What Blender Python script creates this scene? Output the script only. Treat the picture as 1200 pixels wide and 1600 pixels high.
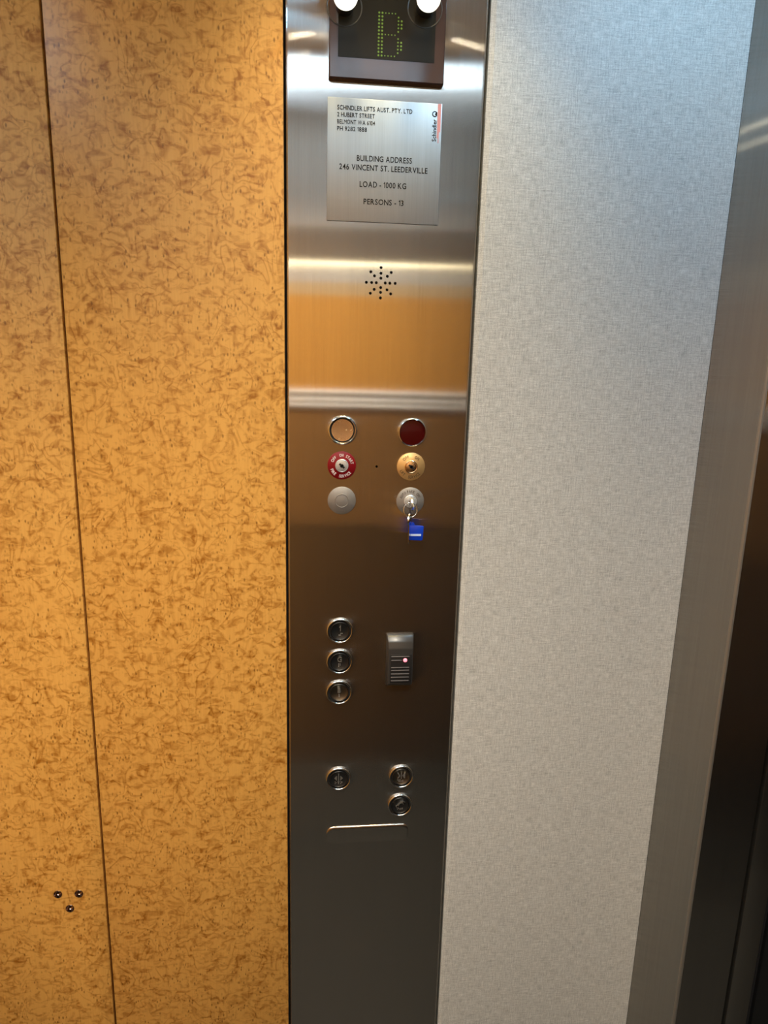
import bpy, bmesh, math, random
from mathutils import Vector, Matrix

# ------------------------------------------------------------------ scene, camera, world, lights
scene = bpy.context.scene
for o in list(bpy.data.objects):
    bpy.data.objects.remove(o, do_unlink=True)
COL = scene.collection
random.seed(7)

CEIL = 2.30                      # car ceiling height
XL, XR = -1.00, 0.5964           # left wall / door-side wall
YN = -1.40                       # wall behind the camera (control-panel wall is y = 0)

F_PX, PITCH, YAW, ROLL = 1108.3, 0.22776, 0.11186, 0.02640
cam_d = bpy.data.cameras.new('camera')
cam_d.sensor_fit = 'VERTICAL'
cam_d.sensor_height = 36.0
cam_d.sensor_width = 27.0
cam_d.lens = F_PX * 36.0 / 1600.0
cam_d.clip_start = 0.02
cam = bpy.data.objects.new('camera', cam_d)
COL.objects.link(cam)
fw = Vector((math.sin(YAW) * math.cos(PITCH), math.cos(YAW) * math.cos(PITCH), -math.sin(PITCH)))
rt = Vector((math.cos(YAW), -math.sin(YAW), 0))
up = rt.cross(fw)
rt2 = rt * math.cos(ROLL) + up * math.sin(ROLL)
up2 = up * math.cos(ROLL) - rt * math.sin(ROLL)
m = Matrix((rt2, up2, -fw)).transposed().to_4x4()
m.translation = Vector((0, -1.02, 1.55))
cam.matrix_world = m
scene.camera = cam

world = bpy.data.worlds.new('world')
scene.world = world
world.use_nodes = True
world.node_tree.nodes['Background'].inputs[0].default_value = (0.01, 0.011, 0.013, 1)
world.node_tree.nodes['Background'].inputs[1].default_value = 0.3

scene.view_settings.view_transform = 'Standard'
scene.view_settings.look = 'None'
scene.view_settings.gamma = 1.0
scene.view_settings.use_curve_mapping = False
scene.view_settings.exposure = 0.0

STRIP_EMIT = 8.0                 # cool ceiling light strip
WARM_W = 20.0                    # each warm downlight over the control panel
COOL_W = 19.0                    # each added cool downlight
MAIN_W = 102.0                    # each added warm downlight in the middle of the car
BULB_EMIT = 330.0

# ------------------------------------------------------------------ material helpers
def new_mat(name):
    mt = bpy.data.materials.new(name)
    mt.use_nodes = True
    nt = mt.node_tree
    return mt, nt, nt.nodes['Principled BSDF']

def plain(name, col, rough=0.5, metal=0.0, spec=0.5, emit=None, estr=0.0, coat=0.0, trans=0.0):
    mt, nt, b = new_mat(name)
    # fine tonal variation so that no surface is a flat colour
    n = nt.nodes.new('ShaderNodeTexNoise'); n.inputs['Scale'].default_value = 260
    n.inputs['Detail'].default_value = 2
    tc = nt.nodes.new('ShaderNodeTexCoord')
    nt.links.new(tc.outputs['Object'], n.inputs['Vector'])
    mr = nt.nodes.new('ShaderNodeMapRange')
    mr.inputs[3].default_value = max(0.02, rough * 0.85); mr.inputs[4].default_value = min(1, rough * 1.15)
    nt.links.new(n.outputs[0], mr.inputs[0]); nt.links.new(mr.outputs[0], b.inputs['Roughness'])
    b.inputs['Base Color'].default_value = (*col, 1)
    b.inputs['Metallic'].default_value = metal
    b.inputs['Specular IOR Level'].default_value = spec
    b.inputs['Coat Weight'].default_value = coat
    b.inputs['Transmission Weight'].default_value = trans
    if emit:
        b.inputs['Emission Color'].default_value = (*emit, 1)
        b.inputs['Emission Strength'].default_value = estr
    return mt

def node(nt, typ, **kw):
    n = nt.nodes.new(typ)
    for k, v in kw.items():
        setattr(n, k, v)
    return n

def math_n(nt, op, a, b=None, clamp=False):
    n = node(nt, 'ShaderNodeMath', operation=op, use_clamp=clamp)
    for i, v in enumerate((a, b)):
        if v is None: continue
        if isinstance(v, (int, float)): n.inputs[i].default_value = v
        else: nt.links.new(v, n.inputs[i])
    return n.outputs[0]

def maprange(nt, val, a, b, c=0.0, d=1.0):
    n = node(nt, 'ShaderNodeMapRange')
    nt.links.new(val, n.inputs[0])
    for i, v in zip((1, 2, 3, 4), (a, b, c, d)): n.inputs[i].default_value = v
    return n.outputs[0]

def mapping(nt, vec, scale, rot=(0, 0, 0), loc=(0, 0, 0)):
    n = node(nt, 'ShaderNodeMapping')
    nt.links.new(vec, n.inputs[0])
    n.inputs['Scale'].default_value = scale
    n.inputs['Rotation'].default_value = rot
    n.inputs['Location'].default_value = loc
    return n.outputs[0]

def noise(nt, vec, scale, detail=2, rough=0.5, dist=0.0):
    n = node(nt, 'ShaderNodeTexNoise')
    nt.links.new(vec, n.inputs['Vector'])
    n.inputs['Scale'].default_value = scale
    n.inputs['Detail'].default_value = detail
    n.inputs['Roughness'].default_value = rough
    n.inputs['Distortion'].default_value = dist
    return n.outputs[0]

def mixc(nt, fac, a, b, mode='MIX'):
    n = node(nt, 'ShaderNodeMix', data_type='RGBA', blend_type=mode)
    if isinstance(fac, (int, float)): n.inputs[0].default_value = fac
    else: nt.links.new(fac, n.inputs[0])
    for i, v in ((6, a), (7, b)):
        if isinstance(v, tuple): n.inputs[i].default_value = (*v, 1)
        else: nt.links.new(v, n.inputs[i])
    return n.outputs[2]

def brushed(name, col, grain, rough=0.172, aniso=0.885, streak=0.06, stretch='z', diff=0.012):
    """Stainless steel brushed along 'grain': reflections stay sharp along it and spread across it."""
    mt, nt, b = new_mat(name)
    tc = node(nt, 'ShaderNodeTexCoord').outputs['Object']
    sc = (900, 900, 7) if stretch == 'z' else (7, 900, 900)
    fine = noise(nt, mapping(nt, tc, sc), 1.0, 2, 0.6)
    sc2 = (170, 170, 2.2) if stretch == 'z' else (2.2, 170, 170)
    broad = noise(nt, mapping(nt, tc, sc2), 1.0, 3, 0.6)
    v = math_n(nt, 'ADD', maprange(nt, fine, 0.3, 0.7, -streak, streak), maprange(nt, broad, 0.3, 0.7, -streak * .6, streak * .6))
    hsv = node(nt, 'ShaderNodeHueSaturation')
    hsv.inputs['Color'].default_value = (*col, 1)
    nt.links.new(math_n(nt, 'ADD', v, 1.0), hsv.inputs['Value'])
    g = node(nt, 'ShaderNodeBsdfAnisotropic', distribution='GGX')
    nt.links.new(hsv.outputs[0], g.inputs['Color'])
    g.inputs['Roughness'].default_value = rough
    g.inputs['Anisotropy'].default_value = aniso
    tv = node(nt, 'ShaderNodeCombineXYZ')
    for i in range(3): tv.inputs[i].default_value = grain[i]
    nt.links.new(tv.outputs[0], g.inputs['Tangent'])
    d = node(nt, 'ShaderNodeBsdfDiffuse')
    nt.links.new(hsv.outputs[0], d.inputs['Color'])
    mx = node(nt, 'ShaderNodeMixShader'); mx.inputs[0].default_value = diff
    nt.links.new(g.outputs[0], mx.inputs[1]); nt.links.new(d.outputs[0], mx.inputs[2])
    nt.links.new(mx.outputs[0], nt.nodes['Material Output'].inputs['Surface'])
    nt.nodes.remove(b)
    return mt

def burl_wood(name, light=(0.66, 0.334, 0.074), dark=(0.31, 0.110, 0.008), seed=0.0, dull=1.0):
    """Golden birdseye / pommele maple veneer: wandering contour lines, smudges and small flecks."""
    mt, nt, b = new_mat(name)
    tc = node(nt, 'ShaderNodeTexCoord').outputs['Object']
    off = (seed, seed * 1.7, seed * 0.6)
    base = mapping(nt, tc, (1, 1, 0.66), loc=off)
    h = noise(nt, base, 27.0, 2.5, 0.5, 0.7)
    big = noise(nt, base, 7.0, 2.0, 0.5, 0.4)
    hh = math_n(nt, 'ADD', h, math_n(nt, 'MULTIPLY', big, 0.7))
    fr = math_n(nt, 'FRACT', math_n(nt, 'MULTIPLY', hh, 7.0))
    dist = math_n(nt, 'ABSOLUTE', math_n(nt, 'SUBTRACT', fr, 0.5))
    line = maprange(nt, dist, 0.02, 0.22, 1.0, 0.0)
    lmask = noise(nt, mapping(nt, tc, (1, 1, 1), loc=(3 + seed, 1, 2)), 22.0, 2.0)
    line = math_n(nt, 'MULTIPLY', line, maprange(nt, lmask, 0.34, 0.58, 0.0, 1.0))
    # smudges, leaning and a little wider than tall
    sm = noise(nt, mapping(nt, tc, (58, 58, 96), rot=(0, 0.30, 0), loc=off), 1.0, 2.5, 0.55, 1.0)
    smud = maprange(nt, sm, 0.48, 0.68, 0.0, 1.0)
    # flecks (bird's eyes): short leaning dashes in clusters
    fleck = None
    for k, (sc, rr, lo) in enumerate((((235, 235, 120), -0.35, 0.50), ((200, 200, 96), 0.30, 0.56))):
        vo = node(nt, 'ShaderNodeTexVoronoi', feature='F1')
        nt.links.new(mapping(nt, tc, sc, rot=(0, rr, 0), loc=(off[0] + k * 5, off[1], off[2])), vo.inputs['Vector'])
        vo.inputs['Scale'].default_value = 1.0
        fl = maprange(nt, vo.outputs['Distance'], 0.14, 0.36, 1.0, 0.0)
        sep = node(nt, 'ShaderNodeSeparateColor')
        nt.links.new(vo.outputs['Color'], sep.inputs[0])
        pick = maprange(nt, sep.outputs[0], lo, lo + 0.2, 0.0, 1.0)
        fm = noise(nt, mapping(nt, tc, (1, 1, 1.2), loc=(9 + seed + k, 4, 1)), 24.0, 2.0)
        fk = math_n(nt, 'MULTIPLY', math_n(nt, 'MULTIPLY', fl, pick), maprange(nt, fm, 0.42, 0.58, 0.0, 1.0))
        fleck = fk if fleck is None else math_n(nt, 'MAXIMUM', fleck, fk)
    grain = noise(nt, mapping(nt, tc, (420, 420, 26), loc=off), 1.0, 2.0)
    tone = noise(nt, mapping(nt, tc, (9, 9, 4), loc=off), 1.0, 2.0)
    f = math_n(nt, 'ADD', math_n(nt, 'MULTIPLY', line, 0.48), math_n(nt, 'MULTIPLY', smud, 0.62))
    f = math_n(nt, 'ADD', f, maprange(nt, grain, 0.3, 0.7, -0.05, 0.11))
    f = math_n(nt, 'ADD', f, maprange(nt, tone, 0.3, 0.7, -0.05, 0.09), clamp=True)
    c = mixc(nt, f, tuple(v * dull for v in light), tuple(v * dull for v in dark))
    c = mixc(nt, math_n(nt, 'MULTIPLY', fleck, 0.80), c, tuple(v * 0.55 * dull for v in dark))
    nt.links.new(c, b.inputs['Base Color'])
    b.inputs['Roughness'].default_value = 0.42
    b.inputs['Specular IOR Level'].default_value = 0.42
    return mt

def linen(name, col=(0.50, 0.485, 0.455)):
    """Grey laminate printed with a linen weave."""
    mt, nt, b = new_mat(name)
    tc = node(nt, 'ShaderNodeTexCoord').outputs['Object']
    wob = noise(nt, tc, 30.0, 1.0)
    n = node(nt, 'ShaderNodeCombineXYZ')
    nt.links.new(math_n(nt, 'MULTIPLY', wob, 0.004), n.inputs[0]); nt.links.new(math_n(nt, 'MULTIPLY', wob, 0.004), n.inputs[2])
    va = node(nt, 'ShaderNodeVectorMath', operation='ADD')
    nt.links.new(tc, va.inputs[0]); nt.links.new(n.outputs[0], va.inputs[1])
    vec = va.outputs[0]
    warp = noise(nt, mapping(nt, vec, (560, 1, 62)), 1.0, 2.0, 0.65)
    weft = noise(nt, mapping(nt, vec, (62, 1, 560), loc=(5, 0, 3)), 1.0, 2.0, 0.65)
    fibre = noise(nt, mapping(nt, vec, (700, 1, 700)), 1.0, 1.0)
    cloud = noise(nt, mapping(nt, vec, (40, 1, 40)), 1.0, 3.0)
    thin = noise(nt, mapping(nt, vec, (16, 1, 800), loc=(1, 0, 9)), 1.0, 1.0)
    s = math_n(nt, 'ADD', maprange(nt, warp, 0.28, 0.72, -0.20, 0.20), maprange(nt, weft, 0.28, 0.72, -0.20, 0.20))
    s = math_n(nt, 'ADD', s, maprange(nt, fibre, 0.3, 0.7, -0.13, 0.13))
    s = math_n(nt, 'ADD', s, maprange(nt, cloud, 0.3, 0.7, -0.03, 0.03))
    s = math_n(nt, 'ADD', s, maprange(nt, thin, 0.66, 0.74, 0.0, -0.16))
    hsv = node(nt, 'ShaderNodeHueSaturation')
    hsv.inputs['Color'].default_value = (*col, 1)
    nt.links.new(math_n(nt, 'ADD', s, 1.0), hsv.inputs['Value'])
    nt.links.new(hsv.outputs[0], b.inputs['Base Color'])
    b.inputs['Roughness'].default_value = 0.50
    b.inputs['Specular IOR Level'].default_value = 0.35
    return mt

M = {}
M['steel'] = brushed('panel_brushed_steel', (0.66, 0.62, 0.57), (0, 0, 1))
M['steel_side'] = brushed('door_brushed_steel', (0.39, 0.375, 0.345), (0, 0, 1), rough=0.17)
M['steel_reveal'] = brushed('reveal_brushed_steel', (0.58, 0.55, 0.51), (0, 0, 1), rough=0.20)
M['steel_trim'] = plain('satin_steel_trim', (0.85, 0.83, 0.80), 0.40, 0.6)
M['accent'] = plain('warm_accent_line', (1, 1, 1), 0.4, emit=(1.0, 0.86, 0.52), estr=6.0)  # added glowing line, gives the bright streak mirrored in the steel
M['plate'] = brushed('rating_plate_aluminium', (0.42, 0.45, 0.47), (0, 0, 1), rough=0.50, aniso=0.30, streak=0.05, diff=0.30)
M['chrome'] = plain('chrome', (0.76, 0.78, 0.79), 0.15, 1.0)
M['lock'] = plain('lock_nickel', (0.60, 0.59, 0.58), 0.32, 0.55)
M['cupchrome'] = plain('dark_chrome_cup', (0.30, 0.21, 0.17), 0.16, 1.0)
M['satin'] = plain('satin_nickel', (0.29, 0.262, 0.238), 0.60, 0.7)
M['wood'] = burl_wood('burl_maple')
M['wood2'] = burl_wood('burl_maple_second_leaf', seed=4.3)
M['walnut'] = burl_wood('dark_walnut_dado', light=(0.070, 0.036, 0.012), dark=(0.030, 0.014, 0.005), seed=8.0)  # shade low on the opposite wall, put into a darker veneer
M['walnut2'] = burl_wood('walnut_upper_dado', light=(0.25, 0.125, 0.040), dark=(0.10, 0.045, 0.012), seed=11.0)  # lighter step of the dado shade, also put into the colour
M['linen'] = linen('grey_linen_laminate')
M['black'] = plain('black_gap', (0.006, 0.005, 0.005), 0.8)
M['blackplastic'] = plain('black_plastic', (0.012, 0.011, 0.011), 0.28)
M['cap'] = plain('button_cap_black', (0.010, 0.010, 0.010), 0.30)
M['capsteel'] = plain('button_cap_steel', (0.20, 0.17, 0.13), 0.38, 1.0)
M['symbol'] = plain('raised_symbol', (0.36, 0.335, 0.30), 0.38, 0.8)
M['symboldark'] = plain('raised_symbol_dark', (0.10, 0.095, 0.09), 0.35, 1.0)
M['red'] = plain('red_disc', (0.19, 0.003, 0.006), 0.45, spec=0.3)
M['gold'] = plain('gold_disc', (0.78, 0.48, 0.19), 0.45, 0.75)
M['goldmesh'] = plain('gold_mesh', (0.78, 0.56, 0.33), 0.26, 1.0)
M['redlens'] = plain('dark_red_lens', (0.045, 0.0015, 0.0015), 0.2, spec=0.25)
M['silvertext'] = plain('silver_lettering', (0.75, 0.70, 0.68), 0.5)
M['darktext'] = plain('engraved_lettering', (0.010, 0.010, 0.010), 0.7, spec=0.12)
M['brownttext'] = plain('brown_lettering', (0.09, 0.045, 0.012), 0.6)
M['fadedtext'] = plain('faded_lettering', (0.11, 0.085, 0.065), 0.6)
M['logored'] = plain('faded_red_print', (0.55, 0.25, 0.27), 0.5)
M['acrylic'] = plain('brown_smoked_acrylic', (0.055, 0.030, 0.022), 0.16, spec=0.6)
M['window'] = plain('smoked_display_window', (0.014, 0.011, 0.006), 0.25, spec=0.14)
M['led'] = plain('green_display_dot', (0.06, 0.10, 0.015), 0.4, emit=(0.28, 0.55, 0.03), estr=0.30)
M['ledred'] = plain('red_status_light', (0.9, 0.3, 0.35), 0.3, emit=(1.0, 0.22, 0.30), estr=1.3)
M['reader'] = plain('charcoal_reader_plastic', (0.036, 0.033, 0.031), 0.30)
M['readerrib'] = plain('worn_reader_rib', (0.11, 0.10, 0.10), 0.4)
M['readerdark'] = plain('dark_reader_plastic', (0.016, 0.015, 0.015), 0.36)
M['bluetag'] = plain('blue_plastic_tag', (0.006, 0.045, 0.46), 0.22, coat=0.4)
M['taglabel'] = plain('pale_tag_label', (0.55, 0.65, 0.85), 0.5)
M['bulb'] = plain('bright_bulb', (1, 1, 1), 0.3, emit=(1.0, 0.92, 0.70), estr=BULB_EMIT)
M['globe'] = plain('frosted_bulb_globe', (0.9, 0.88, 0.80), 0.25, emit=(1.0, 0.95, 0.78), estr=1.6)
M['warmlens'] = plain('warm_lamp_lens', (1, 1, 1), 0.3, emit=(1.0, 0.74, 0.42), estr=10)
M['coollens'] = plain('cool_lamp_lens', (1, 1, 1), 0.3, emit=(0.74, 0.87, 1.0), estr=10)
M['strip'] = plain('cool_light_diffuser', (0.9, 0.9, 0.9), 0.4, emit=(0.60, 0.81, 1.0), estr=STRIP_EMIT)
M['ceil'] = plain('white_ceiling_panel', (0.62, 0.61, 0.58), 0.5)
M['floor'] = plain('dark_grey_vinyl', (0.026, 0.025, 0.022), 0.6, spec=0.2)
M['concrete'] = plain('dim_lobby_paint', (0.10, 0.10, 0.10), 0.8)
M['doorblack'] = plain('black_door_frame', (0.010, 0.010, 0.010), 0.5)

# ------------------------------------------------------------------ mesh helpers
def mesh_obj(name, bm, mat, parent=None, loc=(0, 0, 0), smooth=False):
    bmesh.ops.recalc_face_normals(bm, faces=bm.faces)
    me = bpy.data.meshes.new(name)
    bm.to_mesh(me); bm.free()
    if smooth:
        for p in me.polygons: p.use_smooth = True
    o = bpy.data.objects.new(name, me)
    o.data.materials.append(M[mat] if isinstance(mat, str) else mat)
    COL.objects.link(o)
    o.location = loc
    if parent is not None: o.parent = parent
    return o

def smooth_by_angle(o, deg=35):
    me = o.data
    for p in me.polygons: p.use_smooth = True
    bm = bmesh.new(); bm.from_mesh(me)
    for e in bm.edges:
        e.smooth = len(e.link_faces) == 2 and e.calc_face_angle(0) < math.radians(deg)
    bm.to_mesh(me); bm.free()
    return o

def add_box(bm, x0, x1, y0, y1, z0, z1, bev=0.0, seg=2):
    r = bmesh.ops.create_cube(bm, size=1.0)
    vs = r['verts']
    for v in vs:
        v.co = Vector(((x0 + x1) / 2 + v.co.x * (x1 - x0), (y0 + y1) / 2 + v.co.y * (y1 - y0), (z0 + z1) / 2 + v.co.z * (z1 - z0)))
    if bev > 0:
        es = list({e for v in vs for e in v.link_edges})
        bmesh.ops.bevel(bm, geom=es, offset=bev, segments=seg, profile=0.5, affect='EDGES')
    return bm

def box(name, x0, x1, y0, y1, z0, z1, mat, parent=None, bev=0.0, seg=2):
    o = mesh_obj(name, add_box(bmesh.new(), x0, x1, y0, y1, z0, z1, bev, seg), mat, parent)
    if bev > 0: smooth_by_angle(o, 40)
    return o

def add_prism(bm, pts, axis, a, b):
    """Extrude a 2-D outline: axis 'z' -> pts are (x, y); axis 'y' -> pts are (x, z); axis 'x' -> (y, z)."""
    def mk(p, t):
        return {'z': (p[0], p[1], t), 'y': (p[0], t, p[1]), 'x': (t, p[0], p[1])}[axis]
    lo = [bm.verts.new(mk(p, a)) for p in pts]
    hi = [bm.verts.new(mk(p, b)) for p in pts]
    n = len(pts)
    bm.faces.new(lo); bm.faces.new(list(reversed(hi)))
    for i in range(n):
        bm.faces.new((lo[i], hi[i], hi[(i + 1) % n], lo[(i + 1) % n]))
    return bm

def add_lathe(bm, prof, cx=0.0, cz=0.0, seg=48, close=False):
    """Turn a (radius, height) profile round the -Y axis (height counts out of the wall)."""
    rings = []
    for r, h in prof:
        if r < 1e-7:
            rings.append([bm.verts.new((cx, -h, cz))])
        else:
            rings.append([bm.verts.new((cx + r * math.cos(2 * math.pi * i / seg), -h, cz + r * math.sin(2 * math.pi * i / seg))) for i in range(seg)])
    pairs = list(zip(rings[:-1], rings[1:]))
    if close: pairs.append((rings[-1], rings[0]))
    for A, B in pairs:
        for i in range(seg):
            j = (i + 1) % seg
            if len(A) == 1 and len(B) == 1: continue
            if len(A) == 1: bm.faces.new((A[0], B[i], B[j]))
            elif len(B) == 1: bm.faces.new((A[i], B[0], A[j]))
            else: bm.faces.new((A[i], B[i], B[j], A[j]))
    return bm

def lathe(name, prof, mat, parent, loc=(0, 0, 0), seg=48, ang=40, close=False):
    o = mesh_obj(name, add_lathe(bmesh.new(), prof, seg=seg, close=close), mat, parent, loc)
    return smooth_by_angle(o, ang)

def ring_prof(R, t, h0=0.0, n=12):
    """Closed round section of tube radius t centred on radius R, height h0."""
    return [(R + t * math.cos(2 * math.pi * i / n), h0 + t * math.sin(2 * math.pi * i / n)) for i in range(n)]

def add_tube(bm, pts, r, seg=8, closed=False):
    pts = [Vector(p) for p in pts]
    rings = []
    n = len(pts)
    for i, p in enumerate(pts):
        a = pts[(i - 1) % n] if (closed or i > 0) else p
        b = pts[(i + 1) % n] if (closed or i < n - 1) else p
        d = (b - a).normalized()
        u = d.cross(Vector((0, 1, 0)))
        if u.length < 1e-3: u = d.cross(Vector((1, 0, 0)))
        u.normalize(); w = d.cross(u)
        rings.append([bm.verts.new(p + r * (math.cos(2 * math.pi * k / seg) * u + math.sin(2 * math.pi * k / seg) * w)) for k in range(seg)])
    for i in range(n if closed else n - 1):
        A, B = rings[i], rings[(i + 1) % n]
        for k in range(seg):
            bm.faces.new((A[k], B[k], B[(k + 1) % seg], A[(k + 1) % seg]))
    if not closed:
        bm.faces.new(rings[0]); bm.faces.new(rings[-1])
    return bm

_tc = {}
def glyph(ch):
    """Flat outline mesh data of a character, 1 unit cap size; returns verts, faces, advance."""
    if ch in _tc: return _tc[ch]
    cu = bpy.data.curves.new('glyph', 'FONT')
    if ch == '1':
        vs = [(0.20, 0.0, 0), (0.31, 0.0, 0), (0.31, 0.73, 0), (0.22, 0.73, 0), (0.20, 0.66, 0), (0.07, 0.58, 0), (0.07, 0.49, 0), (0.20, 0.54, 0)]
        _tc[ch] = (vs, [(0, 1, 2, 3, 4, 7), (4, 5, 6, 7)], 0.07, 0.31)
        bpy.data.curves.remove(cu)
        return _tc[ch]
    cu.body = ch; cu.size = 1.0; cu.resolution_u = 3; cu.offset = 0.0 if ch in 'MW' else 0.010
    o = bpy.data.objects.new('glyph', cu); COL.objects.link(o)
    dg = bpy.context.evaluated_depsgraph_get()
    me = bpy.data.meshes.new_from_object(o.evaluated_get(dg))
    vs = [tuple(v.co) for v in me.vertices]
    fs = [tuple(p.vertices) for p in me.polygons]
    bpy.data.objects.remove(o, do_unlink=True); bpy.data.curves.remove(cu); bpy.data.meshes.remove(me)
    xs = [v[0] for v in vs] or [0, 0.3]
    _tc[ch] = (vs, fs, min(xs), max(xs))
    return _tc[ch]

def layout(text, space=0.30, gap=0.11):
    """-> list of (char, x offset) and total width in em units (cap height is about 0.73)."""
    x = 0; out = []
    for ch in text:
        if ch == ' ':
            x += space; continue
        vs, fs, a, b = glyph(ch)
        out.append((ch, x - a)); x += (b - a) + gap
    return out, x - gap

def add_flat_glyph(bm, ch, fn, depth, h):
    """Put a glyph as a thin raised solid; fn maps (u, v) of the glyph to (x, z); the letter stands h proud of y."""
    vs, fs, a, b = glyph(ch)
    front = [bm.verts.new((fn(v[0], v[1])[0], -h, fn(v[0], v[1])[1])) for v in vs]
    for f in fs:
        try: bm.faces.new([front[i] for i in f])
        except ValueError: pass

def solidify_down(bm, depth):
    r = bmesh.ops.extrude_face_region(bm, geom=list(bm.faces))
    for v in r['geom']:
        if isinstance(v, bmesh.types.BMVert): v.co.y += depth
    return bm

def add_line_text(bm, text, x, z, cap, width=None, align='L', h=0.0, squeeze=0.8, rot=0.0):
    """cap = capital height in metres; width (if given) sets the length of the whole line."""
    em = cap / 0.73
    lay, w = layout(text)
    sx = (width / w) if width else em * squeeze
    off = {'L': 0, 'C': -w * sx / 2, 'R': -w * sx}[align]
    c, s = math.cos(rot), math.sin(rot)
    for ch, gx in lay:
        def fn(u, v, gx=gx):
            px, pz = off + (gx + u) * sx, v * em
            return (x + c * px - s * pz, z + s * px + c * pz)
        add_flat_glyph(bm, ch, fn, 0, h)

def add_arc_text(bm, text, R, cap, centre_deg, span_deg, top=True, h=0.0):
    """Lettering round a disc: centre_deg measured from 12 o'clock, clockwise positive."""
    em = cap / 0.73
    lay, w = layout(text, space=0.42, gap=0.14)
    for ch, gx in lay:
        vs, fs, a, b = glyph(ch)
        mid = (a + b) / 2
        t = (gx + mid) / w - 0.5
        ang = math.radians(centre_deg + (t if top else -t) * span_deg)
        wchar = min(0.85, math.radians(span_deg) * R / (w * em) * 1.0)
        def fn(u, v):
            px, pz = (u - mid) * em * wchar, v * em - cap / 2
            if not top: px, pz = -px, -pz
            # local frame at angle ang on the circle
            rx, rz = math.sin(ang), math.cos(ang)
            tx, tz = math.cos(ang), -math.sin(ang)
            return (rx * (R + pz) + tx * px, rz * (R + pz) + tz * px)
        add_flat_glyph(bm, ch, fn, 0, h)

def empty(name, loc=(0, 0, 0), label=None, cat=None, group=None):
    o = bpy.data.objects.new(name, None)
    o.empty_display_size = 0.05
    COL.objects.link(o); o.location = loc
    if label: o['label'] = label
    if cat: o['category'] = cat
    if group: o['group'] = group
    return o

def tag(o, label, cat=None, kind=None, group=None):
    o['label'] = label
    if cat: o['category'] = cat
    if kind: o['kind'] = kind
    if group: o['group'] = group
    return o

def light(name, typ, loc, energy, col, parent=None, **kw):
    d = bpy.data.lights.new(name, typ)
    d.energy = energy; d.color = col
    for k, v in kw.items(): setattr(d, k, v)
    o = bpy.data.objects.new(name, d); COL.objects.link(o); o.location = loc
    if parent is not None: o.parent = parent
    return o

# ------------------------------------------------------------------ the lift car
fl = box('floor', XL, XR + 0.09, YN, 0.0, -0.03, 0.0, 'floor')
tag(fl, 'dark grey vinyl floor of the lift car', 'floor', 'structure')
ce = box('ceiling', XL, XR + 0.09, YN, 0.0, CEIL, CEIL + 0.04, 'ceil')
tag(ce, 'plain white ceiling panel of the lift car', 'ceiling', 'structure')

# control-panel wall: dark backing with veneer, laminate
wf = box('wall_far', XL, XR + 0.085, 0.020, 0.060, 0.0, CEIL, 'black')
tag(wf, 'lift wall of golden burl wood and grey linen laminate panels', 'wall', 'structure')
SEAM = -0.3228
p1 = box('wood_panel', XL, SEAM - 0.0016, 0.001, 0.018, 0.0, CEIL, 'wood2', wf, bev=0.0012)
p1['label'] = 'golden burl wood panel left of the dark seam'
p2 = box('wood_panel', SEAM + 0.0016, -0.0302, 0.001, 0.018, 0.0, CEIL, 'wood', wf, bev=0.0012)
p2['label'] = 'golden burl wood panel between the dark seam and the steel panel'
sb = box('seam_strip', SEAM - 0.0016, SEAM + 0.0016, 0.012, 0.018, 0.0, CEIL, plain('dark_red_brown_seam', (0.014, 0.004, 0.003), 0.3), wf)
bm = bmesh.new()
add_prism(bm, [(0.2372, 0.0028), (0.2440, 0.0010), (XR, 0.0010), (XR, 0.018), (0.2372, 0.018)], 'z', 0.0, CEIL)
lp = mesh_obj('laminate_panel', bm, 'linen', wf)
lp['label'] = 'grey linen-weave laminate panel right of the steel panel'

# three small chromed cups sunk into the left wood panel
cup = [(0.0, -0.0052), (0.0026, -0.0049), (0.0044, -0.0038), (0.0054, -0.0020), (0.0057, 0.0002), (0.0060, 0.0010), (0.0065, 0.0009), (0.0069, 0.0)]
CUPS = ((-0.3971, 0.6795), (-0.3646, 0.6785), (-0.3804, 0.6516))
cut = bmesh.new()
for x, z in CUPS:
    add_lathe(cut, [(0, -0.0070), (0.0058, -0.0070), (0.0058, 0.0060), (0, 0.0060)], x, z, 24)
def boolean_cut(target, cut_bm, loc=(0, 0, 0)):
    cutter = mesh_obj('cutter', cut_bm, 'black', None, loc)
    bpy.context.view_layer.update()
    md = target.modifiers.new('holes', 'BOOLEAN'); md.object = cutter; md.operation = 'DIFFERENCE'; md.solver = 'EXACT'
    dg = bpy.context.evaluated_depsgraph_get()
    nm = bpy.data.meshes.new_from_object(target.evaluated_get(dg))
    target.modifiers.clear(); target.data = nm
    bpy.data.objects.remove(cutter, do_unlink=True)
boolean_cut(p1, cut)
for x, z in CUPS:
    lathe('screw_cup', cup, 'cupchrome', p1, (x, 0.001, z), seg=28)

# wall behind the camera: bands and rails invented to shape what the steel mirrors
wn = box('wall_near', XL, XR, YN - 0.05, YN - 0.02, 0.0, CEIL, 'black')
tag(wn, 'opposite lift wall with dark dado, steel rails and burl wood band', 'wall', 'structure')
box('dado_panel', XL, XR, YN - 0.02, YN, 0.0, 0.93, 'walnut', wn)
box('dado_panel', XL, XR, YN - 0.02, YN, 0.935, 1.345, 'walnut2', wn)
for z in (1.352, 1.372, 1.398):
    bm = bmesh.new(); add_tube(bm, [(XL, YN + 0.004, z), (XR, YN + 0.004, z)], 0.008, 12)
    smooth_by_angle(mesh_obj('steel_rail', bm, 'steel_trim', wn), 40)
box('wood_band', XL, XR, YN - 0.02, YN, 1.405, 1.715, 'wood2', wn)
box('tan_band', XL, XR, YN - 0.02, YN, 1.715, 1.755, plain('tan_laminate', (0.52, 0.37, 0.20), 0.5), wn)  # added in-between tone, softens the mirrored step from wood to grey
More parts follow.
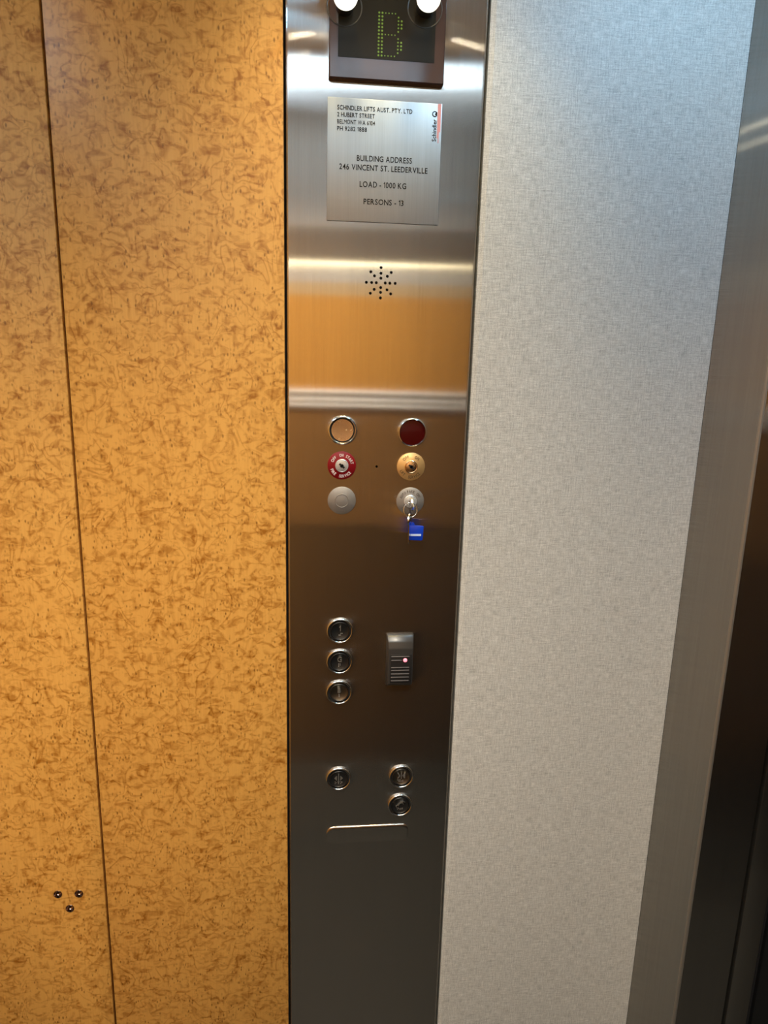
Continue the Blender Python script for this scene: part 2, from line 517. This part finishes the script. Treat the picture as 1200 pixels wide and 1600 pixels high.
box('grey_band', XL, XR, YN - 0.02, YN, 1.755, 1.808, 'linen', wn)
box('accent_light', XL, XR, YN - 0.02, YN + 0.002, 1.8115, 1.8185, 'accent', wn)  # added glow on the unseen wall, for its reflection only
box('dark_band', XL, XR, YN - 0.02, YN, 1.825, 1.925, plain('dull_bronze_band', (0.16, 0.14, 0.12), 0.5), wn)  # invented dark tone for the dull zone mirrored in the steel
box('upper_panel', XL, XR, YN - 0.02, YN, 1.925, CEIL, 'linen', wn)

wl = box('wall_left', XL - 0.03, XL, YN, 0.0, 0.0, CEIL, 'wood2')
tag(wl, 'burl wood side wall of the lift car', 'wall', 'structure')

# door side: folded steel return beside the laminate, car door, dark landing
wr = empty('wall_right', (0, 0, 0)); tag(wr, 'folded brushed steel return beside the lift door', 'wall', 'structure')
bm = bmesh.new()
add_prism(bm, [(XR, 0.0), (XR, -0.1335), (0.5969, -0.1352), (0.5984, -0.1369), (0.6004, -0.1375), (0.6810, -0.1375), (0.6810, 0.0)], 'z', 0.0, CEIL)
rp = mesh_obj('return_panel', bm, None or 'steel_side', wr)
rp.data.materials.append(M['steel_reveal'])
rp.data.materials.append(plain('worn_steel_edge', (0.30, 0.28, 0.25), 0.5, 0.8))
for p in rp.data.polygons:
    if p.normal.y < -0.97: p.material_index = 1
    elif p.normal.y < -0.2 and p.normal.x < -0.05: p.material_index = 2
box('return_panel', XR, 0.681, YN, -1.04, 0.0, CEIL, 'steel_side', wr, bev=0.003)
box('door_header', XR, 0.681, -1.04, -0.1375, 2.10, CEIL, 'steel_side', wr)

dr = empty('door_1', (0, 0, 0)); tag(dr, 'dark steel edge of the open lift car door', 'door', 'structure')
box('door_leaf', 0.6885, 0.7255, -0.1375, 0.70, 0.005, 2.12, 'steel_reveal', dr, bev=0.001)
box('rubber_strip', 0.7255, 0.7315, -0.1345, 0.70, 0.005, 2.12, 'black', dr)
fr = box('trim_1', 0.745, 0.90, -0.125, 0.30, 0.0, 2.30, 'doorblack')  # near-black colour stands in for the unlit gap past the door
tag(fr, 'black frame of the landing doorway', 'door frame', 'structure')
fr2 = box('trim_2', 0.745, 0.90, -1.40, -1.05, 0.0, 2.30, 'doorblack')
tag(fr2, 'black far side frame of the landing doorway', 'door frame', 'structure')
lf = box('floor_landing', 0.70, 2.6, -2.0, 0.9, -0.05, -0.002, 'floor')
tag(lf, 'dark floor of the unlit landing', 'floor', 'structure')
lw = box('wall_landing', 2.6, 2.65, -2.0, 0.9, 0.0, 2.5, 'concrete')
tag(lw, 'dim painted wall of the unlit landing', 'wall', 'structure')

# ------------------------------------------------------------------ lights of the car, out of view; layout invented
cl = empty('ceiling_light', (-0.20, -1.155, CEIL), 'long cool white ceiling light near the rear wall', 'ceiling light')
bm = bmesh.new()
for a in ((-0.72, 0.72, -0.105, -0.095), (-0.72, 0.72, 0.095, 0.105)): add_box(bm, *a, -0.012, 0.0)
for a in ((-0.72, -0.71, -0.095, 0.095), (0.71, 0.72, -0.095, 0.095)): add_box(bm, *a, -0.012, 0.0)
mesh_obj('light_frame', bm, 'steel_trim', cl)
box('diffuser', -0.71, 0.71, -0.095, 0.095, -0.008, -0.002, 'strip', cl)

def downlight(x, y, label, lens, energy, col, ang, blend):
    d = empty('downlight', (x, y, CEIL), label, 'downlight', 'ceiling downlights')
    bm = add_lathe(bmesh.new(), [(0.030, 0.0), (0.033, 0.006), (0.042, 0.005), (0.045, 0.0)], seg=32)
    bmesh.ops.rotate(bm, verts=bm.verts, cent=(0, 0, 0), matrix=Matrix.Rotation(math.radians(90), 3, 'X'))
    smooth_by_angle(mesh_obj('trim_ring', bm, 'chrome', d), 40)
    bm = add_lathe(bmesh.new(), [(0.0, 0.002), (0.030, 0.002)], seg=32)
    bmesh.ops.rotate(bm, verts=bm.verts, cent=(0, 0, 0), matrix=Matrix.Rotation(math.radians(90), 3, 'X'))
    mesh_obj('lens', bm, lens, d)
    light('lamp', 'SPOT', (0, 0, -0.012), energy, col, d, spot_size=math.radians(ang), spot_blend=blend, shadow_soft_size=0.028)
    return d
downlight(0.015, -0.19, 'warm downlight over the left of the control panel', 'warmlens', WARM_W, (1.0, 0.77, 0.38), 74, 1.0)
downlight(0.190, -0.19, 'warm downlight over the right of the control panel', 'warmlens', WARM_W, (1.0, 0.77, 0.38), 74, 1.0)
for x, y, t, k in ((-0.75, -0.42, 'left wall', 0.45), (0.560, -0.40, 'door', 1.0)):  # invented cool lamps out of view, added for the blue upper wash
    downlight(x, y, 'cool downlight in the ceiling towards the ' + t, 'coollens', COOL_W * k, (0.34, 0.68, 1.0), 160, 0.6)
for x, t in ((-0.62, 'left'), (0.06, 'right')):  # invented lamps out of view, added to light lower and opposite walls
    downlight(x, -0.96, 'warm downlight in the ceiling beside the %s of the light strip' % t, 'warmlens', MAIN_W, (1.0, 0.89, 0.71), 125, 1.0)

# ------------------------------------------------------------------ control panel
cp = empty('control_panel', (0.1034, 0.0, 0.0), 'tall brushed steel control panel between wood and grey laminate', 'control panel')
CX = 0.1034
PX0, PX1 = -0.0268 - CX, 0.2337 - CX
bm = bmesh.new()
prof = [(PX0, 0.012), (PX0, 0.0035), (PX0 + 0.0008, 0.0014), (PX0 + 0.0022, 0.0003), (PX0 + 0.0036, 0.0),
        (PX1 - 0.0046, 0.0), (PX1 - 0.0028, 0.0004), (PX1 - 0.0010, 0.0018), (PX1, 0.0040), (PX1, 0.012),
        (PX1 - 0.0030, 0.012), (PX1 - 0.0052, 0.0022), (PX0 + 0.0045, 0.0022), (PX0 + 0.0030, 0.012)]
add_prism(bm, prof, 'z', 0.004, CEIL - 0.002)
bm.verts.ensure_lookup_table()
face = mesh_obj('face_plate', bm, 'steel', cp)
# speaker holes and the tiny microphone hole are cut through the plate
cut = bmesh.new()
holes = []
for k in range(8):
    a = k * math.pi / 4
    for r in ((0.0062, 0.0126, 0.0200) if k % 2 == 0 else (0.0126, 0.0200)):
        holes.append((0.1017 - CX + r * math.cos(a), 1.6368 + r * math.sin(a), 0.0020))
holes.append((0.1020 - CX, 1.3803, 0.0018))
for x, z, r in holes:
    add_lathe(cut, [(0, -0.008), (r, -0.008), (r, 0.006), (0, 0.006)], x, z, 14)
boolean_cut(face, cut, cp.location)
smooth_by_angle(face, 25)
box('back_box', PX0 + 0.006, PX1 - 0.006, 0.010, 0.0195, 0.01, CEIL - 0.01, 'black', cp)

def at(x, z, h=0.0): return (x - CX, -h, z)
CL, CR = 0.0513, 0.1532

def raised_text(bm_fn, name, mat, parent, depth):
    bm = bmesh.new(); bm_fn(bm)
    solidify_down(bm, depth)
    return mesh_obj(name, bm, mat, parent)

def dots(bm, pts, r, h, top):
    for x, z in pts:
        add_lathe(bm, [(r, h), (r * 0.75, h + (top - h) * 0.7), (0, top)], x, z, 8)

def push_button(x, z, label, draw, steel=False):
    """Chromed bezel ring (the part) with cap and raised symbol as its sub-parts."""
    prof = [(0.0203, 0.0), (0.0206, 0.0012), (0.0203, 0.0027), (0.0194, 0.0039), (0.0184, 0.0041), (0.0175, 0.0034), (0.0170, 0.0018), (0.0168, -0.0005)]
    b = lathe('push_button', prof, 'chrome', cp, at(x, z), 56, 60)
    b['label'] = label
    lathe('gap_ring', [(0.0170, 0.0003), (0.0138, 0.0003)], 'black', b, (0, 0, 0), 40)
    capm = 'capsteel' if steel else 'cap'
    lathe('cap', [(0.0150, 0.0002), (0.0150, 0.0020), (0.0143, 0.0028), (0.0131, 0.0026), (0.0122, 0.0017), (0, 0.0014)], capm, b, (0, 0, 0), 48, 50)
    lathe('cap_rim', ring_prof(0.0139, 0.0006, 0.0028, 8), 'symboldark', b, (0, 0, 0), 40, 80, close=True)
    bm = bmesh.new(); draw(bm)
    mesh_obj('symbol', bm, 'symbol' if not steel else 'symbol', b)
    return b

def sym_text(ch):
    def f(bm):
        t = bmesh.new()
        add_line_text(t, ch, 0, -0.0005, 0.0088, align='C', h=0.0030, squeeze=0.85)
        solidify_down(t, 0.0014)
        me = bpy.data.meshes.new('t'); t.to_mesh(me); t.free(); bm.from_mesh(me); bpy.data.meshes.remove(me)
    return f
def poly(bm, pts, h=0.0029, d=0.0013): add_prism(bm, pts, 'y', -h + d, -h)

def draw_1(bm):
    sym_text('1')(bm); dots(bm, [(0.0012, -0.0042), (0.0032, -0.0042), (-0.0012, -0.0070), (0.0008, -0.0070)], 0.0008, 0.0015, 0.0027)
def draw_g(bm):
    sym_text('G')(bm); dots(bm, [(-0.0013, -0.0040), (0.0009, -0.0040), (-0.0013, -0.0060), (0.0009, -0.0060), (-0.0013, -0.0080)], 0.0008, 0.0015, 0.0027)
def draw_b(bm):
    sym_text('B')(bm); dots(bm, [(0, -0.0038), (0, -0.0058), (0.0, -0.0078)], 0.0008, 0.0015, 0.0027)
def draw_open(bm):
    poly(bm, [(-0.0007, 0.0068), (0.0007, 0.0068), (0.0007, -0.0036), (-0.0007, -0.0036)])
    poly(bm, [(-0.0026, 0.0058), (-0.0026, -0.0030), (-0.0068, 0.0014)]); poly(bm, [(0.0026, 0.0058), (0.0026, -0.0030), (0.0068, 0.0014)])
    dots(bm, [(-0.0055, -0.0055), (-0.0038, -0.0070), (-0.0055, -0.0086), (-0.0010, -0.0055), (0.0008, -0.0055), (-0.0002, -0.0070), (-0.0002, -0.0086), (0.0035, -0.0055), (0.0054, -0.0055), (0.0054, -0.0070), (0.0037, -0.0086)], 0.0008, 0.0014, 0.0025)
def draw_close(bm):
    poly(bm, [(-0.0006, 0.0068), (0.0006, 0.0068), (0.0006, -0.0036), (-0.0006, -0.0036)])
    poly(bm, [(-0.0062, 0.0062), (-0.0046, 0.0062), (-0.0018, 0.0018), (-0.0046, -0.0026), (-0.0062, -0.0026), (-0.0034, 0.0018)])
    poly(bm, [(0.0062, 0.0062), (0.0062, -0.0026), (0.0046, -0.0026), (0.0018, 0.0018), (0.0046, 0.0062)][::-1])
    dots(bm, [(-0.0058, -0.0058), (-0.0040, -0.0058), (-0.0018, -0.0058), (-0.0040, -0.0082), (-0.0020, -0.0082), (0.0002, -0.0082), (0.0026, -0.0070), (0.0026, -0.0088)], 0.0008, 0.0014, 0.0025)
def draw_phone(bm):
    n = 10; outer = []; inner = []
    for i in range(n + 1):
        a = math.radians(175 - i * 115 / n)
        outer.append((0.0035 + 0.0095 * math.cos(a), -0.0040 + 0.0108 * math.sin(a)))
        t = 0.0026 + 0.0012 * abs(2 * i / n - 1) ** 3
        inner.append((0.0035 + (0.0095 - t) * math.cos(a), -0.0040 + (0.0108 - t) * math.sin(a)))
    for i in range(n):
        poly(bm, [outer[i], outer[i + 1], inner[i + 1], inner[i]])
    poly(bm, [(-0.0070, -0.0010), (-0.0030, 0.0002), (-0.0024, -0.0040), (-0.0062, -0.0044)])
    poly(bm, [(0.0052, 0.0072), (0.0082, 0.0052), (0.0062, 0.0016), (0.0036, 0.0034)])
    dots(bm, [(-0.0040, -0.0072), (-0.0022, -0.0060), (-0.0005, -0.0074), (0.0018, -0.0060), (0.0018, -0.0078), (0.0042, -0.0058), (0.0042, -0.0074)], 0.0008, 0.0014, 0.0025)

push_button(CL, 1.1254, 'black floor button marked 1', draw_1)
push_button(CL, 1.0745, 'black floor button marked G', draw_g)
push_button(CL, 1.0225, 'steel-faced floor button marked B', draw_b, True)
push_button(CL + 0.0008, 0.8701, 'black door-open button', draw_open)
push_button(CR + 0.001, 0.8696, 'steel-faced door-close button', draw_close, True)
push_button(CR + 0.0005, 0.8169, 'black alarm button with telephone handset', draw_phone)

# speaker with gold perforated dish, chrome ring
sp = lathe('buzzer', [(0.0208, 0.0), (0.0212, 0.0020), (0.0205, 0.0042), (0.0192, 0.0048), (0.0180, 0.0036), (0.0176, 0.0)], 'chrome', cp, at(CL, 1.4329), 56, 60)
sp['label'] = 'round buzzer with perforated gold dish'
lathe('gap_ring', [(0.0178, 0.0004), (0.0150, 0.0004)], 'black', sp, (0, 0, 0), 40)
lathe('gold_dish', [(0.0162, 0.0006), (0.0158, 0.0016), (0.0, 0.0010)], 'goldmesh', sp, (0, 0, 0), 56, 50)
bm = bmesh.new()
for k in range(1, 9):
    r = 0.00175 * k
    n = 6 * k if k < 6 else 36
    for i in range(n):
        a = 2 * math.pi * (i + 0.5 * (k % 2)) / n
        add_lathe(bm, [(0.00048, 0.0), (0, 0.0)], r * math.cos(a), r * math.sin(a), 6)
for v in bm.verts:
    rr = math.hypot(v.co.x, v.co.z); v.co.y = -(0.00106 + 0.0006 * rr / 0.0158)
pf = mesh_obj('perforations', bm, 'black', sp); pf['kind'] = 'stuff'

rl = lathe('indicator_light', [(0.0206, 0.0), (0.0210, 0.0020), (0.0204, 0.0040), (0.0194, 0.0046), (0.0186, 0.0036), (0.0183, 0.0)], 'chrome', cp, at(CR - 0.0005, 1.4311), 56, 60)
rl['label'] = 'round indicator light with dark red lens'
lathe('lens', [(0.0185, 0.0010), (0.0180, 0.0022), (0.0120, 0.0027), (0, 0.0029)], 'redlens', rl, (0, 0, 0), 48, 50)

def switch_disc(x, z, mat, label, texts, tmat, lock='lock', slot_deg=40):
    d = lathe('key_switch', [(0.0207, 0.0), (0.0207, 0.0010), (0.0199, 0.0018), (0, 0.0018)], mat, cp, at(x, z), 56, 50)
    d['label'] = label
    if texts:
        for (t, cdeg, span, top) in texts:
            raised_text(lambda bm: add_arc_text(bm, t, 0.0154, 0.0044, cdeg, span, top, h=0.0021), 'lettering', tmat, d, 0.0004)
    if lock:
        lathe('lock_barrel', [(0.0096, 0.0016), (0.0096, 0.0030), (0.0088, 0.0036), (0.0078, 0.0032), (0.0074, 0.0044), (0.0050, 0.0050), (0, 0.0050)], lock, d, (0, 0, 0), 40, 30)
        bm = bmesh.new(); add_box(bm, -0.0048, 0.0048, -0.0054, -0.0046, -0.0015, 0.0015)
        add_box(bm, -0.0016, 0.0016, -0.0054, -0.0046, -0.0026, 0.0026)
        bmesh.ops.rotate(bm, verts=bm.verts, cent=(0, 0, 0), matrix=Matrix.Rotation(math.radians(slot_deg), 3, 'Y'))
        mesh_obj('key_slot', bm, 'black', d)
    return d

switch_disc(CL - 0.0003, 1.3816, 'red', 'red key switch disc lettered FIRE SERVICE',
            [('OFF', -52, 34, True), ('ON', -3, 22, True), ('START', 52, 56, True), ('FIRE', 233, 36, False), ('SERVICE', 161, 66, False)], 'silvertext')
switch_disc(CR - 0.0006, 1.3808, 'gold', 'gold key switch disc lettered LIFT SERVICE',
            [('OFF', -33, 36, True), ('ON', 33, 26, True), ('LIFT', 233, 33, False), ('SERVICE', 161, 66, False)], 'brownttext', 'goldmesh')
bd = switch_disc(CL + 0.0003, 1.3294, 'satin', 'blank satin grey disc with a faint inner ring', None, None, None)
lathe('inner_ring', ring_prof(0.0098, 0.0006, 0.0018, 8), 'satin', bd, (0, 0, 0), 40, 80, close=True)
switch_disc(CR, 1.3288, 'satin', 'steel key switch disc lettered AUTO PARK ON, with a key in it',
            [('AUTO', -50, 44, True), ('PARK', 2, 44, True), ('ON', 50, 24, True), ('CONTROL', 180, 112, False)], 'fadedtext', 'lock', 90)

# raised blank cover plate low on the panel
def rounded_rect(x0, x1, z0, z1, r, n=6):
    pts = []
    for cx, cz, a0 in ((x1 - r, z1 - r, 0), (x0 + r, z1 - r, 90), (x0 + r, z0 + r, 180), (x1 - r, z0 + r, 270)):
        for i in range(n + 1):
            a = math.radians(a0 + 90 * i / n)
            pts.append((cx + r * math.cos(a), cz + r * math.sin(a)))
    return pts
bm = bmesh.new()
layers = []
for inset, h in ((0.0, 0.0), (0.0003, 0.0010), (0.0012, 0.0020), (0.0028, 0.0028), (0.0048, 0.0031)):
    pts = rounded_rect(0.0332 - CX + inset, 0.1690 - CX - inset, 0.7480 + inset, 0.7815 - inset, 0.0125 - inset, 6)
    layers.append([bm.verts.new((x, -0.0001 - h * max(0.0, (z - 0.7480) / 0.0335), z)) for x, z in pts])
for A, B in zip(layers[:-1], layers[1:]):
    for i in range(len(A)):
        j = (i + 1) % len(A); bm.faces.new((A[i], A[j], B[j], B[i]))
bm.faces.new(layers[-1])
o = mesh_obj('cover_plate', bm, 'steel', cp); smooth_by_angle(o, 60)
o['label'] = 'raised blank steel cover plate with rounded corners'

# ------------------------------------------------------------------ floor indicator (display) with twin lamps
DX = 0.1022
fi = empty('floor_indicator', (DX, 0.0, 1.8827), 'brown smoked floor display showing a green dotted B', 'display')
hw = 0.0745
bm = bmesh.new()
prof = [(-0.0, 0.0), (-0.0085, 0.0012), (-0.0100, 0.0030), (-0.0100, 0.150), (0.0, 0.150)]
add_prism(bm, prof, 'x', -hw, hw)
es = [e for e in bm.edges if abs(e.verts[0].co.x - e.verts[1].co.x) < 1e-6 and abs(abs(e.verts[0].co.x) - hw) < 1e-6 and min(e.verts[0].co.y, e.verts[1].co.y) < -0.006]
bmesh.ops.bevel(bm, geom=es, offset=0.0018, segments=3, profile=0.5, affect='EDGES')
smooth_by_angle(mesh_obj('housing', bm, 'acrylic', fi), 35)
wz0, wz1 = 1.9085 - 1.8827, 0.140
box('window', -0.0630, 0.0610, -0.0104, -0.0090, wz0, wz1, 'window', fi)
bm = bmesh.new()
rows = {0: range(0, 6), 6: [0, 1, 2, 3, 4, 5], 12: range(0, 6)}
for r in range(13):
    cols = set(rows.get(r, [])) | {0, 1}
    if r in (1, 2, 3, 4, 5, 7, 8, 9, 10, 11): cols |= {6}
    if r in (2, 3, 4, 8, 9, 10): cols |= {7}
    for c in cols:
        rad = 0.00125 if c in (0, 1, 7) else (0.00105 if c == 6 else 0.00085)
        add_lathe(bm, [(rad, 0.0104), (rad * 0.7, 0.0108), (0, 0.0109)], 0.0907 - DX + c * 0.00412, 1.9612 - 1.8827 - r * 0.00402, 8)
mesh_obj('dot_matrix_letter', bm, 'led', fi)
for x, z in ((0.0467, 1.9645), (0.1487, 1.9695)):
    lx, lz = x - DX, z - 1.8827
    rg = lathe('lamp_bezel', [(0.0225, 0.0104), (0.0222, 0.0110), (0.0214, 0.0110), (0.0210, 0.0104)], 'symboldark', fi, (lx, 0, lz), 48, 60)
    sph = [(0.0150 * math.sin(math.pi * i / 12), 0.0390 - 0.0150 * math.cos(math.pi * i / 12)) for i in range(13)]
    sph[0] = (0.0, sph[0][1]); sph[-1] = (0.0, sph[-1][1])
    lathe('lamp_holder', [(0.0110, 0.0104), (0.0110, 0.0250), (0.0125, 0.0330)], 'symboldark', rg, (0, 0, 0), 32, 40)
    lathe('bulb', sph, 'globe', rg, (0, 0, 0), 32, 60)
    tip = [(0.0045 * math.sin(math.pi * i / 8), 0.0580 - 0.0045 * math.cos(math.pi * i / 8)) for i in range(9)]
    tip[0] = (0.0, tip[0][1]); tip[-1] = (0.0, tip[-1][1])
    lathe('bulb_tip', tip, 'bulb', rg, (0, 0, 0), 16, 60)

# ------------------------------------------------------------------ rating plate
rpz = empty('rating_plate', (0.1022, 0.0, 1.7143), 'square aluminium lift rating plate with building address lettering', 'plaque')
box('plate', -0.0755, 0.0755, -0.0022, -0.0001, 0.0, 0.1500, 'plate', rpz, bev=0.0006)
def plate_line(t, x, z, cap, w, al='L'):
    raised_text(lambda bm: add_line_text(bm, t, x - 0.1022, z - 1.7143, cap, w, al, 0.00245), 'lettering', 'darktext', rpz, 0.0004)
plate_line('SCHINDLER LIFTS AUST. PTY. LTD', 0.0394, 1.8500, 0.0056, 0.0985)
plate_line('2 HUBERT STREET', 0.0394, 1.8418, 0.0054, 0.0490)
plate_line('BELMONT WA 6104', 0.0394, 1.8334, 0.0054, 0.0495)
plate_line('PH 9282 1888', 0.0394, 1.8252, 0.0054, 0.0390)
plate_line('BUILDING ADDRESS', 0.1025, 1.7898, 0.0072, 0.0735, 'C')
plate_line('246 VINCENT ST. LEEDERVILLE', 0.1017, 1.7785, 0.0072, 0.1180, 'C')
plate_line('LOAD - 1000 KG', 0.1013, 1.7580, 0.0074, 0.0625, 'C')
plate_line('PERSONS - 13', 0.1027, 1.7367, 0.0072, 0.0540, 'C')
def plogo(bm):
    add_line_text(bm, 'Schindler', 0.1705 - 0.1022, 1.8185 - 1.7143, 0.0056, 0.0268, 'L', 0.00245, rot=math.pi / 2)
raised_text(plogo, 'maker_name', 'darktext', rpz, 0.0004)
bm = bmesh.new()
n = 20; R0, R1 = 0.0036, 0.0024
ang = [math.radians(20 + 320 * i / n) for i in range(n + 1)]
ox, oz = 0.1678 - 0.1022, 1.8515 - 1.7143
for i in range(n):
    poly(bm, [(ox + R * math.cos(a), oz + R * math.sin(a)) for R, a in ((R0, ang[i]), (R0, ang[i + 1]), (R1, ang[i + 1]), (R1, ang[i]))], 0.00245, 0.0004)
add_lathe(bm, [(0.0015, 0.0020), (0.0015, 0.00245), (0, 0.00245)], ox + 0.0018, oz, 12)
mesh_obj('maker_emblem', bm, 'darktext', rpz)
for x0, x1, z0, z1 in ((0.1716, 0.1728, 1.8225, 1.8640), (0.1730, 0.1742, 1.8165, 1.8640), (0.1744, 0.1760, 1.8300, 1.8640)):
    box('logo_stripe', x0 - 0.1022, x1 - 0.1022, -0.00245, -0.0021, z0 - 1.7143, z1 - 1.7143, 'logored', rpz)

# ------------------------------------------------------------------ card reader
cr = empty('card_reader', (0.1445, 0.0, 1.0340), 'small charcoal card reader with red status light', 'card reader')
bm = bmesh.new()
prof = [(0.0, 0.0), (-0.0120, 0.0030), (-0.0165, 0.0080), (-0.0165, 0.0660), (-0.0130, 0.0760), (-0.0070, 0.0840), (0.0, 0.0850)]
add_prism(bm, prof, 'x', -0.0215, 0.0215)
for v in bm.verts:
    v.co.x *= 1.0 + v.co.y * 6.5      # sides lean inwards to the front
bmesh.ops.bevel(bm, geom=[e for e in bm.edges], offset=0.0015, segments=2, profile=0.5, affect='EDGES')
smooth_by_angle(mesh_obj('body', bm, 'reader', cr), 40)
box('front_panel', -0.0158, 0.0178, -0.0173, -0.0160, 0.0100, 0.0570, 'readerdark', cr, bev=0.0004)
for k, z in enumerate((0.0138, 0.0196, 0.0252, 0.0310, 0.0358, 0.0478, 0.0540)):
    x1 = 0.0015 if k == 5 else 0.0135
    box('rib', -0.0145, x1, -0.0186, -0.0170, z - 0.0007, z + 0.0007, 'readerrib', cr, bev=0.0003)
lathe('status_light', [(0.0032, 0.0170), (0.0030, 0.0186), (0.0018, 0.0197), (0, 0.0200)], 'ledred', cr, (0.0070, 0, 0.0478), 20)

# ------------------------------------------------------------------ keys on a ring, one of them in the lock
kb = empty('key_bunch', (0.1532, -0.0055, 1.3287), 'bunch of silver keys with blue tag hanging from the steel lock', 'keys')
def key_mesh(bm, bow_r, blade, th):
    """Key in the local x-z plane: bow at origin, blade hanging along -z."""
    pts = [(bow_r * math.sin(2 * math.pi * i / 20), bow_r * 1.05 * math.cos(2 * math.pi * i / 20)) for i in range(20)]
    add_prism(bm, pts, 'y', -th, th)
    w = 0.0036
    bl = [(-w, -bow_r * 0.85), (-w, -bow_r - blade), (0.0, -bow_r - blade - 0.003)]
    z = -bow_r - blade
    for i in range(5):
        bl += [(w * (0.35 if i % 2 else 0.95), z + blade * i / 5 + 0.001), (w * (0.95 if i % 2 else 0.35), z + blade * (i + 0.6) / 5)]
    bl += [(w, -bow_r * 0.85)]
    add_prism(bm, bl, 'y', -th * 0.8, th * 0.8)
# key in the lock: bow stands out from the wall, seen almost edge-on
bm = bmesh.new(); key_mesh(bm, 0.0095, 0.008, 0.0012)
bmesh.ops.rotate(bm, verts=bm.verts, cent=(0, 0, 0), matrix=Matrix.Rotation(math.radians(-90), 3, 'X'))   # blade to +y
bmesh.ops.rotate(bm, verts=bm.verts, cent=(0, 0, 0), matrix=Matrix.Rotation(math.radians(82), 3, 'Y'))
bmesh.ops.translate(bm, verts=bm.verts, vec=(-0.001, -0.0165, 0.001))
mesh_obj('key', bm, 'chrome', kb)
RC = Vector((-0.0030, -0.0205, -0.0075))
bm = bmesh.new()
add_tube(bm, [RC + Vector((0.0098 * math.sin(a), 0.0022 * math.cos(a), 0.0104 * math.cos(a))) for a in [2 * math.pi * i / 36 for i in range(36)]], 0.0007, 8, True)
smooth_by_angle(mesh_obj('split_ring', bm, 'chrome', kb), 60)
bm = bmesh.new(); key_mesh(bm, 0.0088, 0.025, 0.0011)
bmesh.ops.rotate(bm, verts=bm.verts, cent=(0, 0, 0), matrix=Matrix.Rotation(math.radians(68), 3, 'Z'))
bmesh.ops.translate(bm, verts=bm.verts, vec=(-0.0040, -0.0225, -0.0215))
mesh_obj('key', bm, 'chrome', kb)
bm = bmesh.new()
add_prism(bm, rounded_rect(-0.0030, 0.0185, -0.0540, -0.0315, 0.0022, 4), 'y', -0.0140, -0.0170)
bmesh.ops.bevel(bm, geom=[e for e in bm.edges if abs(e.verts[0].co.y - e.verts[1].co.y) < 1e-6], offset=0.0008, segments=2, profile=0.5, affect='EDGES')
add_prism(bm, [(-0.0020, -0.0325), (0.0060, -0.0325), (0.0034, -0.0275), (0.0010, -0.0262)], 'y', -0.0145, -0.0165)
bmesh.ops.rotate(bm, verts=bm.verts, cent=(0, 0, -0.03), matrix=Matrix.Rotation(math.radians(3), 3, 'Y'))
tg = mesh_obj('tag', bm, 'bluetag', kb); smooth_by_angle(tg, 40)
box('tag_label', -0.0010, 0.0145, -0.0175, -0.0168, -0.0475, -0.0445, 'taglabel', tg)
